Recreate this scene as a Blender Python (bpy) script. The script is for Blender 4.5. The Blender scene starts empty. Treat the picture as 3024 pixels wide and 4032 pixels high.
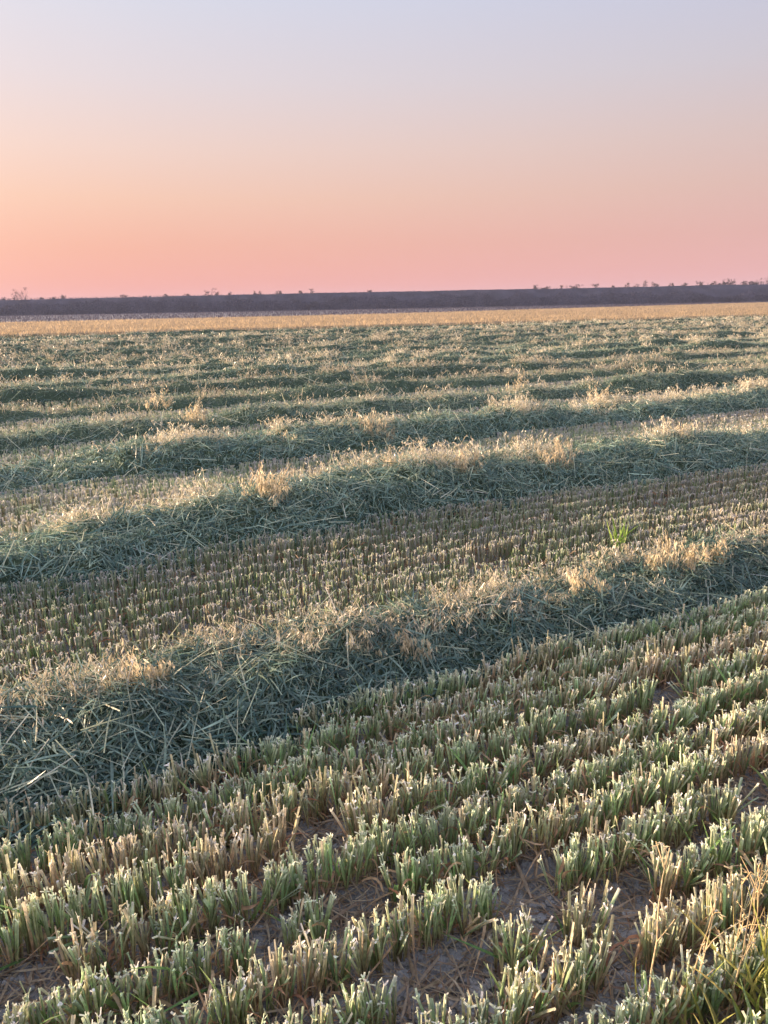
import bpy, math, random
import numpy as np
from mathutils import Matrix, Vector, Euler

R = np.random.default_rng(7)
random.seed(7)
scene = bpy.context.scene
COL = scene.collection

# ------------------------------------------------------------------ camera
CAM_H = 1.7
PITCH = math.atan(451 / 1661.0)
ROLL = math.radians(1.05)
cam_data = bpy.data.cameras.new('camera')
cam = bpy.data.objects.new('camera', cam_data)
COL.objects.link(cam)
scene.camera = cam
cam_data.sensor_fit = 'HORIZONTAL'
cam_data.sensor_width = 36.0
cam_data.lens = 36.04
cam_data.clip_start = 0.05
cam_data.clip_end = 6000
_p, _r = PITCH, ROLL
right = Vector((1, 0, 0)); up = Vector((0, math.sin(_p), math.cos(_p))); back = Vector((0, -math.cos(_p), math.sin(_p)))
cx = math.cos(_r) * right - math.sin(_r) * up
cy = math.sin(_r) * right + math.cos(_r) * up
cam.matrix_world = Matrix(((cx.x, cy.x, back.x, 0), (cx.y, cy.y, back.y, 0), (cx.z, cy.z, back.z, CAM_H), (0, 0, 0, 1)))

# ------------------------------------------------------------------ world, sun, exposure
SUN_AZ = math.radians(-78)      # left of the view direction
SUN_EL = math.radians(6.8)
sx, sy = math.sin(SUN_AZ), math.cos(SUN_AZ)
world = bpy.data.worlds.new('World')
scene.world = world
world.use_nodes = True
nt = world.node_tree
nt.nodes.clear()
N = nt.nodes.new; LK = nt.links.new
def srgb(r, g, b, k=1.0):
    out = []
    for c in (r, g, b):
        c /= 255.0
        out.append(k * (c / 12.92 if c <= 0.04045 else ((c + 0.055) / 1.055) ** 2.4))
    return (*out, 1.0)
tc = N('ShaderNodeTexCoord')
nrm = N('ShaderNodeVectorMath'); nrm.operation = 'NORMALIZE'; LK(tc.outputs['Generated'], nrm.inputs[0])
sep = N('ShaderNodeSeparateXYZ'); LK(nrm.outputs[0], sep.inputs[0])
def math_node(op, a, b=None, clamp=False):
    m = N('ShaderNodeMath'); m.operation = op; m.use_clamp = clamp
    for i, v in enumerate((a, b)):
        if v is None: continue
        if isinstance(v, (int, float)): m.inputs[i].default_value = v
        else: LK(v, m.inputs[i])
    return m.outputs[0]
elev = math_node('MULTIPLY', math_node('ARCSINE', sep.outputs['Z']), 180 / math.pi / 90.0, True)
def ramp(stops):
    r = N('ShaderNodeValToRGB'); r.color_ramp.interpolation = 'EASE' if False else 'LINEAR'
    while len(r.color_ramp.elements) < len(stops): r.color_ramp.elements.new(0.5)
    for e, (d, c) in zip(r.color_ramp.elements, stops):
        e.position = d / 90.0; e.color = c
    LK(elev, r.inputs[0])
    return r.outputs[0]
sunside = ramp([(0, srgb(250, 168, 158)), (1.5, srgb(249, 174, 160)), (4, srgb(249, 184, 162)), (7, srgb(250, 203, 180)), (10, srgb(246, 214, 202)),
                (14, srgb(234, 220, 223)), (18.5, srgb(223, 223, 236)), (32, srgb(212, 217, 239)), (90, srgb(190, 205, 238))])
farside = ramp([(0, srgb(233, 172, 174)), (1.5, srgb(232, 175, 174)), (4, srgb(225, 177, 173)), (7, srgb(220, 185, 179)), (10, srgb(215, 192, 190)),
                (14, srgb(205, 199, 209)), (18.5, srgb(196, 199, 222)), (32, srgb(192, 200, 230)), (90, srgb(190, 205, 238))])
# how much a direction turns towards the sun (horizontal part)
hx = N('ShaderNodeCombineXYZ'); LK(sep.outputs['X'], hx.inputs[0]); LK(sep.outputs['Y'], hx.inputs[1])
hn = N('ShaderNodeVectorMath'); hn.operation = 'NORMALIZE'; LK(hx.outputs[0], hn.inputs[0])
dt = N('ShaderNodeVectorMath'); dt.operation = 'DOT_PRODUCT'; LK(hn.outputs[0], dt.inputs[0]); dt.inputs[1].default_value = (sx, sy, 0)
tt = math_node('MULTIPLY', math_node('ADD', dt.outputs['Value'], 0.38), 1 / 0.89, True)
mix = N('ShaderNodeMix'); mix.data_type = 'RGBA'
LK(tt, mix.inputs['Factor']); LK(farside, mix.inputs['A']); LK(sunside, mix.inputs['B'])
# glow around the sun, which stands outside the frame on the left
d3 = N('ShaderNodeVectorMath'); d3.operation = 'DOT_PRODUCT'; LK(nrm.outputs[0], d3.inputs[0])
d3.inputs[1].default_value = (sx * math.cos(SUN_EL), sy * math.cos(SUN_EL), math.sin(SUN_EL))
glow = math_node('POWER', math_node('MAXIMUM', d3.outputs['Value'], 0.0), 8.0)
gc = N('ShaderNodeMix'); gc.data_type = 'RGBA'; gc.blend_type = 'ADD'; LK(glow, gc.inputs['Factor'])
LK(mix.outputs['Result'], gc.inputs['A']); gc.inputs['B'].default_value = (4.2, 2.9, 1.9, 1)
k10 = N('ShaderNodeVectorMath'); k10.operation = 'SCALE'; LK(gc.outputs['Result'], k10.inputs[0]); k10.inputs['Scale'].default_value = 4.3
sky = N('ShaderNodeTexSky'); sky.sky_type = 'NISHITA'; sky.sun_disc = False
sky.sun_elevation = SUN_EL; sky.sun_rotation = SUN_AZ
ksk = N('ShaderNodeVectorMath'); ksk.operation = 'SCALE'; LK(sky.outputs[0], ksk.inputs[0]); ksk.inputs['Scale'].default_value = 0.035
add = N('ShaderNodeVectorMath'); add.operation = 'ADD'; LK(k10.outputs[0], add.inputs[0]); LK(ksk.outputs[0], add.inputs[1])
bg = N('ShaderNodeBackground'); LK(add.outputs[0], bg.inputs[0]); bg.inputs[1].default_value = 0.1
wo = N('ShaderNodeOutputWorld'); LK(bg.outputs[0], wo.inputs[0])

sun_data = bpy.data.lights.new('sun', 'SUN')
sun_data.energy = 5.0; sun_data.angle = math.radians(0.6); sun_data.color = (1.0, 0.70, 0.46)
sun = bpy.data.objects.new('sun', sun_data)
COL.objects.link(sun)
sun.location = (-20, 8, 10)
sdir = Vector((sx * math.cos(SUN_EL), sy * math.cos(SUN_EL), math.sin(SUN_EL)))
sun.rotation_euler = sdir.to_track_quat('Z', 'Y').to_euler()

scene.view_settings.view_transform = 'Standard'
scene.view_settings.look = 'None'
scene.view_settings.exposure = 1.15
scene.view_settings.gamma = 1.0
scene.view_settings.use_curve_mapping = False
scene.cycles.max_bounces = 8
scene.cycles.diffuse_bounces = 4
scene.cycles.transmission_bounces = 4

# ------------------------------------------------------------------ materials
def veg_material(name, trans=0.3, rough=0.55, vary=0.35, spec=0.3, nscale=60.0):
    m = bpy.data.materials.new(name); m.use_nodes = True
    t = m.node_tree; t.nodes.clear(); n = t.nodes.new; l = t.links.new
    at = n('ShaderNodeAttribute'); at.attribute_name = 'Col'
    oi = n('ShaderNodeObjectInfo')
    mr = n('ShaderNodeMapRange'); l(oi.outputs['Random'], mr.inputs[0]); mr.inputs[3].default_value = 1 - vary; mr.inputs[4].default_value = 1 + vary
    geo = n('ShaderNodeNewGeometry')
    nz = n('ShaderNodeTexNoise'); nz.inputs['Scale'].default_value = nscale; nz.inputs['Detail'].default_value = 3
    l(geo.outputs['Position'], nz.inputs['Vector'])
    nr = n('ShaderNodeMapRange'); l(nz.outputs['Fac'], nr.inputs[0]); nr.inputs[1].default_value = 0.3; nr.inputs[2].default_value = 0.7
    nr.inputs[3].default_value = 0.72; nr.inputs[4].default_value = 1.28
    mu = n('ShaderNodeMath'); mu.operation = 'MULTIPLY'; l(mr.outputs[0], mu.inputs[0]); l(nr.outputs[0], mu.inputs[1])
    sc = n('ShaderNodeVectorMath'); sc.operation = 'SCALE'; l(at.outputs['Color'], sc.inputs[0]); l(mu.outputs[0], sc.inputs['Scale'])
    pb = n('ShaderNodeBsdfPrincipled'); l(sc.outputs[0], pb.inputs['Base Color'])
    pb.inputs['Roughness'].default_value = rough; pb.inputs['Specular IOR Level'].default_value = spec
    tr = n('ShaderNodeBsdfTranslucent'); l(sc.outputs[0], tr.inputs['Color'])
    mx = n('ShaderNodeMixShader'); mx.inputs[0].default_value = trans
    l(pb.outputs[0], mx.inputs[1]); l(tr.outputs[0], mx.inputs[2])
    o = n('ShaderNodeOutputMaterial'); l(mx.outputs[0], o.inputs[0])
    return m
M_STALK = veg_material('stubble_stalk', 0.25, 0.5)
M_LEAF = veg_material('leaf_blade', 0.4, 0.5)
M_HAY = veg_material('cut_hay', 0.25, 0.36, 0.25, 0.6)
M_CORE = veg_material('hay_heap', 0.0, 0.8, 0.1, 0.1, 25)
M_DRY = veg_material('dry_stalk', 0.35, 0.5)
M_GRAIN = veg_material('ripe_grain', 0.45, 0.6, 0.1, 0.2, 1.5)
M_FAR = veg_material('far_scrub', 0.15, 0.8, 0.2, 0.1, 0.25)

def soil_material():
    m = bpy.data.materials.new('dry_soil'); m.use_nodes = True
    t = m.node_tree; t.nodes.clear(); n = t.nodes.new; l = t.links.new
    geo = n('ShaderNodeNewGeometry')
    n1 = n('ShaderNodeTexNoise'); n1.inputs['Scale'].default_value = 3.0; n1.inputs['Detail'].default_value = 8; l(geo.outputs['Position'], n1.inputs['Vector'])
    n2 = n('ShaderNodeTexNoise'); n2.inputs['Scale'].default_value = 60.0; n2.inputs['Detail'].default_value = 6; l(geo.outputs['Position'], n2.inputs['Vector'])
    vo = n('ShaderNodeTexNoise'); vo.inputs['Scale'].default_value = 22; vo.inputs['Detail'].default_value = 4; l(geo.outputs['Position'], vo.inputs['Vector'])
    cr = n('ShaderNodeValToRGB'); l(n1.outputs['Fac'], cr.inputs[0])
    cr.color_ramp.elements[0].position = 0.3; cr.color_ramp.elements[0].color = (0.24, 0.24, 0.245, 1)
    cr.color_ramp.elements[1].position = 0.7; cr.color_ramp.elements[1].color = (0.43, 0.425, 0.43, 1)
    n2r = n('ShaderNodeMapRange'); l(n2.outputs['Fac'], n2r.inputs[0]); n2r.inputs[3].default_value = 0.65; n2r.inputs[4].default_value = 1.35
    sc = n('ShaderNodeVectorMath'); sc.operation = 'SCALE'; l(cr.outputs[0], sc.inputs[0]); l(n2r.outputs[0], sc.inputs['Scale'])
    pb = n('ShaderNodeBsdfPrincipled'); pb.inputs['Roughness'].default_value = 0.95; pb.inputs['Specular IOR Level'].default_value = 0.1
    l(sc.outputs[0], pb.inputs['Base Color'])
    vr = n('ShaderNodeMapRange'); l(vo.outputs['Fac'], vr.inputs[0]); vr.inputs[1].default_value = 0.35; vr.inputs[2].default_value = 0.65; vr.inputs[4].default_value = 2.5
    ad = n('ShaderNodeMath'); l(n2.outputs['Fac'], ad.inputs[0]); l(vr.outputs[0], ad.inputs[1])
    bp = n('ShaderNodeBump'); bp.inputs['Distance'].default_value = 0.012; bp.inputs['Strength'].default_value = 0.9; l(ad.outputs[0], bp.inputs['Height'])
    l(bp.outputs[0], pb.inputs['Normal'])
    o = n('ShaderNodeOutputMaterial'); l(pb.outputs[0], o.inputs[0])
    return m
M_SOIL = soil_material()

# ------------------------------------------------------------------ mesh tools
def norm(a):
    return a / np.maximum(np.linalg.norm(a, axis=-1, keepdims=True), 1e-9)
def arr(c, n):
    c = np.asarray(c, float)
    return np.broadcast_to(c, (n, 3))
class Acc:
    def __init__(s): s.V = []; s.F = []; s.C = []; s.n = 0
    def add(s, V, F, C):
        s.V.append(V); s.F.append(F + s.n); s.C.append(C); s.n += len(V)
    def mesh(s, name, mat, smooth=True):
        V = np.concatenate(s.V).astype(np.float32); F = np.concatenate(s.F).astype(np.int32); C = np.concatenate(s.C).astype(np.float32)
        me = bpy.data.meshes.new(name)
        me.vertices.add(len(V)); me.vertices.foreach_set('co', V.ravel())
        me.loops.add(F.size); me.loops.foreach_set('vertex_index', F.ravel())
        me.polygons.add(len(F)); me.polygons.foreach_set('loop_start', np.arange(0, F.size, 4, dtype=np.int32))
        me.update(calc_edges=True)
        a = me.color_attributes.new('Col', 'FLOAT_COLOR', 'POINT')
        a.data.foreach_set('color', np.concatenate([np.clip(C, 0, 1), np.ones((len(C), 1), np.float32)], 1).astype(np.float32).ravel())
        me.polygons.foreach_set('use_smooth', np.full(len(F), smooth))
        me.materials.append(mat)
        return me
    def obj(s, name, mat, parent=None, smooth=True):
        return link(name, s.mesh(name, mat, smooth), parent)
def link(name, data, parent=None):
    o = bpy.data.objects.new(name, data); COL.objects.link(o)
    if parent is not None: o.parent = parent
    return o
def tag(o, label=None, cat=None, group=None, kind=None):
    if label: o['label'] = label
    if cat: o['category'] = cat
    if group: o['group'] = group
    if kind: o['kind'] = kind
    return o
def lerp3(s, A, B, C, mid=0.5):
    s = s[None, :, None]
    lo = A[:, None] + (B - A)[:, None] * np.clip(s / mid, 0, 1)
    return lo + (C - B)[:, None] * np.clip((s - mid) / (1 - mid), 0, 1)
PROF = {'leaf': lambda s: np.interp(s, [0, .15, .6, 1], [.6, 1, .8, .08]),
        'cut': lambda s: np.interp(s, [0, .3, 1], [.7, 1, 1.0]),
        'spike': lambda s: np.interp(s, [0, .35, 1], [.15, 1, .05]),
        'flat': lambda s: np.ones_like(s)}
def ribbons(acc, P, D, B, L, W, K, prof, cA, cB, cC, side=None, fold=0.0, mid=0.5):
    """N strips of K quads: start P, direction D, bend B, length L, width W."""
    n = len(P)
    s = np.linspace(0, 1, K + 1)
    L = np.broadcast_to(np.asarray(L, float), (n,)); W = np.broadcast_to(np.asarray(W, float), (n,))
    D = norm(D)
    c = P[:, None] + L[:, None, None] * (D[:, None] * s[None, :, None] + B[:, None] * (s ** 2)[None, :, None])
    T = norm(D[:, None] + 2 * B[:, None] * s[None, :, None])
    if side is None: side = norm(R.normal(size=(n, 3)))
    S = norm(np.cross(T, side[:, None]))
    w = (W[:, None] * PROF[prof](s)[None] / 2)[..., None]
    col = lerp3(s, arr(cA, n), arr(cB, n), arr(cC, n), mid)
    if fold:
        Nn = np.cross(T, S)
        rows = np.stack([c - S * w + Nn * w * fold, c, c + S * w + Nn * w * fold], 2)
        m = 3
    else:
        rows = np.stack([c - S * w, c + S * w], 2); m = 2
    V = rows.reshape(-1, 3); C = np.repeat(col, m, axis=1).reshape(-1, 3)
    base = np.arange(n)[:, None, None] * (K + 1) * m + np.arange(K)[None, :, None] * m + np.arange(m - 1)[None, None, :]
    F = np.stack([base, base + 1, base + 1 + m, base + m], -1).reshape(-1, 4)
    acc.add(V, F, C)
def tubes(acc, P, D, B, L, r0, r1, K, sides, cA, cB, cC, flat=1.0, cap=None, mid=0.5):
    n = len(P); s = np.linspace(0, 1, K + 1)
    L = np.broadcast_to(np.asarray(L, float), (n,))
    r0 = np.broadcast_to(np.asarray(r0, float), (n,)); r1 = np.broadcast_to(np.asarray(r1, float), (n,))
    D = norm(D)
    c = P[:, None] + L[:, None, None] * (D[:, None] * s[None, :, None] + B[:, None] * (s ** 2)[None, :, None])
    T = norm(D[:, None] + 2 * B[:, None] * s[None, :, None])
    ref = norm(R.normal(size=(n, 3)))
    S = norm(np.cross(T, ref[:, None])); Q = np.cross(T, S)
    a = np.linspace(0, 2 * np.pi, sides, endpoint=False)
    r = (r0[:, None] + (r1 - r0)[:, None] * s[None])[..., None, None]
    ring = c[:, :, None] + r * (np.cos(a)[None, None, :, None] * S[:, :, None] + flat * np.sin(a)[None, None, :, None] * Q[:, :, None])
    V = ring.reshape(-1, 3); C = np.repeat(lerp3(s, arr(cA, n), arr(cB, n), arr(cC, n), mid), sides, axis=1).reshape(-1, 3)
    i = np.arange(n)[:, None, None] * (K + 1) * sides; k = np.arange(K)[None, :, None] * sides; j = np.arange(sides)[None, None, :]
    j2 = (j + 1) % sides
    F = np.stack([i + k + j, i + k + j2, i + k + sides + j2, i + k + sides + j], -1).reshape(-1, 4)
    acc.add(V, F, C)
    if cap is not None and sides == 4:
        top = ring[:, -1]
        V = top.reshape(-1, 3); F = (np.arange(n)[:, None] * 4 + np.arange(4)[None]).reshape(-1, 4)
        acc.add(V, F, np.repeat(arr(cap, n), 4, axis=0))
    return c[:, -1], T[:, -1]
def vnoise(x, y, seed=0):
    xi = np.floor(x).astype(np.int64); yi = np.floor(y).astype(np.int64); fx = x - xi; fy = y - yi
    fx = fx * fx * (3 - 2 * fx); fy = fy * fy * (3 - 2 * fy)
    def h(a, b):
        n = (a * 374761393 + b * 668265263 + seed * 974634777) & 0x7fffffff
        n = ((n ^ (n >> 13)) * 1274126177) & 0x7fffffff
        return ((n ^ (n >> 16)) & 0xffff) / 65535.0
    return (h(xi, yi) * (1 - fx) + h(xi + 1, yi) * fx) * (1 - fy) + (h(xi, yi + 1) * (1 - fx) + h(xi + 1, yi + 1) * fx) * fy
def fbm(x, y, seed=0, o=3):
    v = 0; a = 1; t = 0
    for i in range(o):
        v = v + a * vnoise(x * 2 ** i, y * 2 ** i, seed + i); t += a; a *= 0.5
    return v / t

# rows run along U (to the right and away); V points across them, away from the camera
TH = math.radians(64)
Ux, Uy = math.sin(TH), math.cos(TH)
Vx, Vy = -math.cos(TH), math.sin(TH)
def uv_xy(u, v): return u * Ux + v * Vx, u * Uy + v * Vy
def xy_uv(x, y): return x * Ux + y * Uy, x * Vx + y * Vy
def span(v, m=1.3): return -0.06 * v - m, 1.46 * v + m + 1.0
def seen(x, y, m=0.6): return (np.abs(x) < 0.56 * y + m) & (y > 0.6)
def ground_z(x, y):
    near = np.clip((14 - np.hypot(x, y)) / 10, 0, 1)
    z = (fbm(x * 9, y * 9, 3, 3) - 0.5) * 0.04 + (np.abs(fbm(x * 26, y * 26, 9, 2) - 0.5)) * 0.05
    u, v = xy_uv(x, y)
    return z * near + 0.006 * np.cos(2 * np.pi * v / 0.16) * near
def img_ground(px, py, z=0.0):
    """a point of the field seen at (px, py) of a 1659 x 2212 view: used once, to measure where things stand"""
    dx, dy = px - 829.5, 1106 - py
    c, s = math.cos(ROLL), math.sin(ROLL)
    r = dx * c + dy * s; uu = -dx * s + dy * c
    fw = 1661 * math.cos(PITCH) + uu * math.sin(PITCH); upv = -1661 * math.sin(PITCH) + uu * math.cos(PITCH)
    t = (z - CAM_H) / upv
    return r * t, fw * t

# ------------------------------------------------------------------ ground
def make_ground():
    def axis(n, a, lo, hi):
        s = np.linspace(math.asinh(lo / a), math.asinh(hi / a), n)
        return a * np.sinh(s)
    xs = axis(460, 1.2, -2500, 2500)
    ys = axis(460, 1.6, -60, 3500)
    xs = np.unique(np.concatenate([xs, np.linspace(-1.6, 2.2, 260)])); ys = np.unique(np.concatenate([ys, np.linspace(1.0, 3.0, 150)]))
    X, Y = np.meshgrid(xs, ys)
    Z = ground_z(X, Y)
    V = np.stack([X, Y, Z], -1).reshape(-1, 3)
    ny, nx = X.shape
    b = (np.arange(ny - 1)[:, None] * nx + np.arange(nx - 1)[None]).ravel()
    F = np.stack([b, b + 1, b + nx + 1, b + nx], -1)
    a = Acc(); a.add(V, F, np.full((len(V), 3), 0.3))
    tag(a.obj('ground', M_SOIL), kind='structure')
make_ground()

# ------------------------------------------------------------------ windrow shapes
# centre offset, near half width, far half width, height
WIND = [(2.95, 0.40, 0.36, 0.170), (5.62, 0.66, 0.48, 0.27), (8.12, 0.62, 0.55, 0.27), (10.50, 0.6, 0.55, 0.27)]
v = 12.9
while v < 50:
    WIND.append((v, 0.6, 0.55, 0.26)); v += 2.4
def wind_h(k, u, v):
    vc, wn, wf, H = WIND[k]
    c = vc + 0.22 * (vnoise(u / 2.2, u * 0 + k, 11) - 0.5) + 0.1 * (vnoise(u / 0.7, u * 0 + k, 12) - 0.5)
    if k == 1: c = c + np.interp(u, [-.2, 1.3, 2.9, 4.3, 6.9], [-.26, -.12, .08, .08, -.06])
    if k == 0: c = c + np.interp(u, [-.3, 1.2, 3], [-.02, .02, .02])
    if k == 0: wf = wf + 0.14 / (1 + np.exp((u - 1.1) * 3.0))
    w = np.where(v < c, wn, wf) * (0.78 + 0.3 * vnoise(u / 1.1, u * 0 + k * 3.0, 13) + 0.25 * vnoise(u / .3, u * 0 + k * 3.0, 17))
    t = np.clip(np.abs(v - c) / w, 0, 1)
    h = H * (0.45 + 0.55 * vnoise(u / 0.8, v / 0.8 + k * 9, 14) + 0.5 * vnoise(u / 2.6, u * 0 + k * 5, 16)) * (1 - t ** 2.8) ** 0.85
    h = h + (fbm(u / 0.20, v / 0.15, 15, 2) - 0.5) * 0.17 * (1 - t ** 4)
    return np.where(t >= 1, -0.03, np.maximum(h, 0.0))
# the mown field ends on this line: y = E0 + E1 * x
E0, E1 = 51.0, 0.30
def edge_gap(x, y): return (E0 + E1 * x - y)      # > 0 in the mown field
def in_wind(u, v):
    r = np.zeros(u.shape, bool)
    for k in range(len(WIND)):
        m = np.abs(v - WIND[k][0]) < 0.9
        if m.any(): r[m] |= wind_h(k, u[m], v[m]) > 0.07
    return r

# ------------------------------------------------------------------ stubble
def mixc(a, b, t): return a[None] * (1 - t) + b[None] * t
c3 = lambda *a: np.array(a, float)
def stem_colors(n, green, pale=1.0):
    t = np.clip(green + R.normal(0, 0.22, n), 0, 1)[:, None]
    j = (1 + R.normal(0, 0.16, n))[:, None]
    tw = (R.random(n) < .3)[:, None] * R.uniform(.3, .8, (n, 1))
    base = mixc(c3(.58, .33, .22), c3(.40, .38, .20), t * 0.8) * j
    mid = mixc(c3(.72, .56, .38), c3(.38, .62, .26), t) * j
    tip = mixc(c3(.88, .80, .66), c3(.70, .84, .62), t) * j
    tip = tip * (1 - tw) + mixc(c3(.52, .38, .24), c3(.40, .52, .28), t) * tw
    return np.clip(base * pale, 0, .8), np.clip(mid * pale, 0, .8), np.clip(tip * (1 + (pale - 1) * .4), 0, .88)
def stems(acc, P, H, lod, green, pale=1.0):
    n = len(P)
    base, mid, tip = stem_colors(n, green, pale)
    lean = R.normal(0, 0.07, (n, 3)); lean[:, 2] = 1
    bend = R.normal(0, 0.05, (n, 3)); bend[:, 2] = 0
    if lod == 0:
        wd = R.uniform(0.0028, 0.0050, n)
        top, T = tubes(acc, P, lean, bend, H, wd * 1.15, wd, 4, 4, base, mid, tip, flat=0.55, cap=np.clip(tip * 1.2, 0, .9), mid=0.62)
        for q in range(3):
            dd = R.normal(0, 0.7, (n, 3)); dd[:, 2] = np.abs(dd[:, 2]) + 0.7
            ribbons(acc, top - T * 0.008, dd, R.normal(0, .3, (n, 3)), R.uniform(0.008, 0.018, n), R.uniform(0.003, 0.006, n), 2, 'cut', tip, np.clip(tip * 1.15, 0, .85), np.clip(tip * 1.25, 0, .9))
        out = R.normal(0, 0.16, (n, 3)); out[:, 2] = 1
        ribbons(acc, P + lean * 0.02, out, R.normal(0, .10, (n, 3)), H * R.uniform(.7, 1.02, n), R.uniform(0.0045, 0.0095, n), 4, 'cut', base, mid, tip, fold=0.5, mid=0.6)
    elif lod == 1:
        wd = R.uniform(0.0034, 0.0055, n)
        top, T = tubes(acc, P, lean, bend, H, wd * 1.1, wd, 2, 3, base, mid, tip, flat=0.6, mid=0.42)
        for q in range(2):
            dd = R.normal(0, 0.6, (n, 3)); dd[:, 2] = 0.9
            ribbons(acc, top - T * 0.008, dd, np.zeros((n, 3)), R.uniform(0.010, 0.024, n), R.uniform(0.004, 0.008, n), 1, 'cut', tip, np.clip(tip * 1.15, 0, .85), np.clip(tip * 1.2, 0, .9))
    else:
        w = 0.013 if lod == 2 else 0.022
        sd = np.tile(c3(0.0, 1.0, 0.0), (n, 1)) + R.normal(0, .6, (n, 3))
        ribbons(acc, P, lean, bend, H * 1.03, R.uniform(0.7, 1.3, n) * w, 2, 'cut', base, mid, tip, side=norm(sd), mid=0.42)
        tp = P + norm(lean) * H[:, None] * .97; dd = R.normal(0, 0.8, (n, 3)); dd[:, 2] = 0.4
        ribbons(acc, tp, dd, np.zeros((n, 3)), R.uniform(0.012, 0.026, n), w * .7, 1, 'cut', tip, np.clip(tip * 1.15, 0, .85), np.clip(tip * 1.2, 0, .9))
def dry_leaves(acc, P, z0, K, scale=1.0, wscale=1.0):
    n = len(P)
    t = R.uniform(0, 1, n)[:, None]
    c = mixc(c3(.52, .27, .17), c3(.74, .55, .35), t)
    az = R.uniform(0, 2 * np.pi, n)
    D = np.stack([np.cos(az), np.sin(az), R.uniform(0.1, 2.2, n)], -1)
    B = np.stack([R.normal(0, .35, n), R.normal(0, .35, n), -R.uniform(0.5, 1.4, n)], -1)
    Q = P.copy(); Q[:, 2] += z0
    L = np.minimum(R.uniform(0.07, 0.19, n) * scale, 0.19)
    ribbons(acc, Q, D, B, L, R.uniform(0.004, 0.010, n) * wscale, K, 'leaf', c * .9, c, c * 1.1, fold=0.4 if K > 3 else 0)
def green_leaves(acc, P, K, wscale=1.0):
    n = len(P)
    t = R.uniform(0, 1, n)[:, None]
    c = mixc(c3(.15, .30, .10), c3(.38, .50, .20), t)
    D = R.normal(0, 0.42, (n, 3)); D[:, 2] = 1
    B = R.normal(0, 0.22, (n, 3)); B[:, 2] = -R.uniform(0, .35, n)
    ribbons(acc, P, D, B, R.uniform(0.12, 0.24, n), R.uniform(0.008, 0.015, n) * wscale, K, 'leaf', c * .8, c, c * 1.2, fold=0.4 if K > 3 else 0)

ROW = 0.160
row_v = np.arange(0.36, 57, ROW)
GAPS = [(1020, 2150, .09), (1190, 2075, .06), (1370, 2130, .05), (705, 1850, .10), (760, 1990, .08), (560, 2060, .07), (1440, 1530, .14), (1600, 1745, .16), (1330, 1985, .08),
        (930, 1985, .07), (1180, 1960, .06), (60, 2150, .08), (900, 2190, .10), (850, 1760, .05), (1100, 1960, .07)]
gap_uv = []
for gx, gy, gr in GAPS:
    X, Y = img_ground(gx, gy); gap_uv.append((*xy_uv(X, Y), gr))
def keep_stems(u, v):
    k = (fbm(u * 3.1, v * 6.25, 41, 2) > 0.15) & ~in_wind(u, v)
    for a, b, r in gap_uv:
        k &= ((u - a) / (r * .85)) ** 2 + ((v - b) / 0.085) ** 2 > 1
    return k
def greenness(u, v):
    g = fbm(u * 0.35 + 5, v * 0.9, 51, 2) * 0.6 + fbm(u * 2.2, v * 6.25, 52, 1) * 0.6
    return np.clip((g - 0.30) * 1.9 + 0.22 - 0.08 * np.clip((v - 2.6) / 1.2, 0, 1) * (v < 9), 0, 1)
def height_f(u, v): return 0.128 + 0.05 * fbm(u * 1.3, v * 3.0, 61, 2) + 0.015 * vnoise(np.round(v / ROW) * 7.3, u * 0.4, 62)

# --- near tufts, each one a thing of its own
def stalk_variants(n):
    out = []
    for i in range(n):
        a = Acc(); g = (i + 0.5) / n
        P = np.zeros((1, 3)); stems(a, P, np.array([0.16]), 0, np.array([g])); out.append(a.mesh('stalk', M_STALK))
    return out
ST = stalk_variants(42)
DL = []
for i in range(24):
    a = Acc(); dry_leaves(a, np.zeros((1, 3)), 0.0, 6); DL.append(a.mesh('dry_leaf', M_LEAF))
GL = []
for i in range(18):
    a = Acc(); green_leaves(a, np.zeros((1, 3)), 5); GL.append(a.mesh('green_leaf', M_LEAF))

tuft_pos = []
for v in row_v:
    if v > 3.0: break
    lo, hi = span(v, 0.5)
    u = np.arange(lo, hi, 0.105) + R.uniform(-.02, .02)
    vv = np.full_like(u, v) + R.normal(0, 0.008, len(u))
    x, y = uv_xy(u, vv)
    for a, b, c, d in zip(u, vv, x, y): tuft_pos.append((a, b, c, d, v))
T = np.array(tuft_pos)
ok = keep_stems(T[:, 0], T[:, 1])
T = T[ok]
vis = (np.abs(T[:, 2]) < 0.50 * (T[:, 3] + 0.55) + 0.03) & (T[:, 3] > 1.30)
dist = np.hypot(T[:, 2], T[:, 3])
order = np.argsort(np.where(vis, dist, 99))
own = order[:300]; own = own[vis[own]]
rest = np.setdiff1d(np.arange(len(T)), own)
ORD = ['first', 'second', 'third', 'fourth', 'fifth', 'sixth', 'seventh', 'eighth', 'ninth', 'tenth', 'eleventh', 'twelfth', 'thirteenth', 'fourteenth', 'fifteenth', 'sixteenth', 'seventeenth',
       'eighteenth', 'nineteenth', 'twentieth', 'twenty-first', 'twenty-second', 'twenty-third', 'twenty-fourth', 'twenty-fifth', 'twenty-sixth']
rows_used = sorted(set(T[own, 4]))
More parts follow.
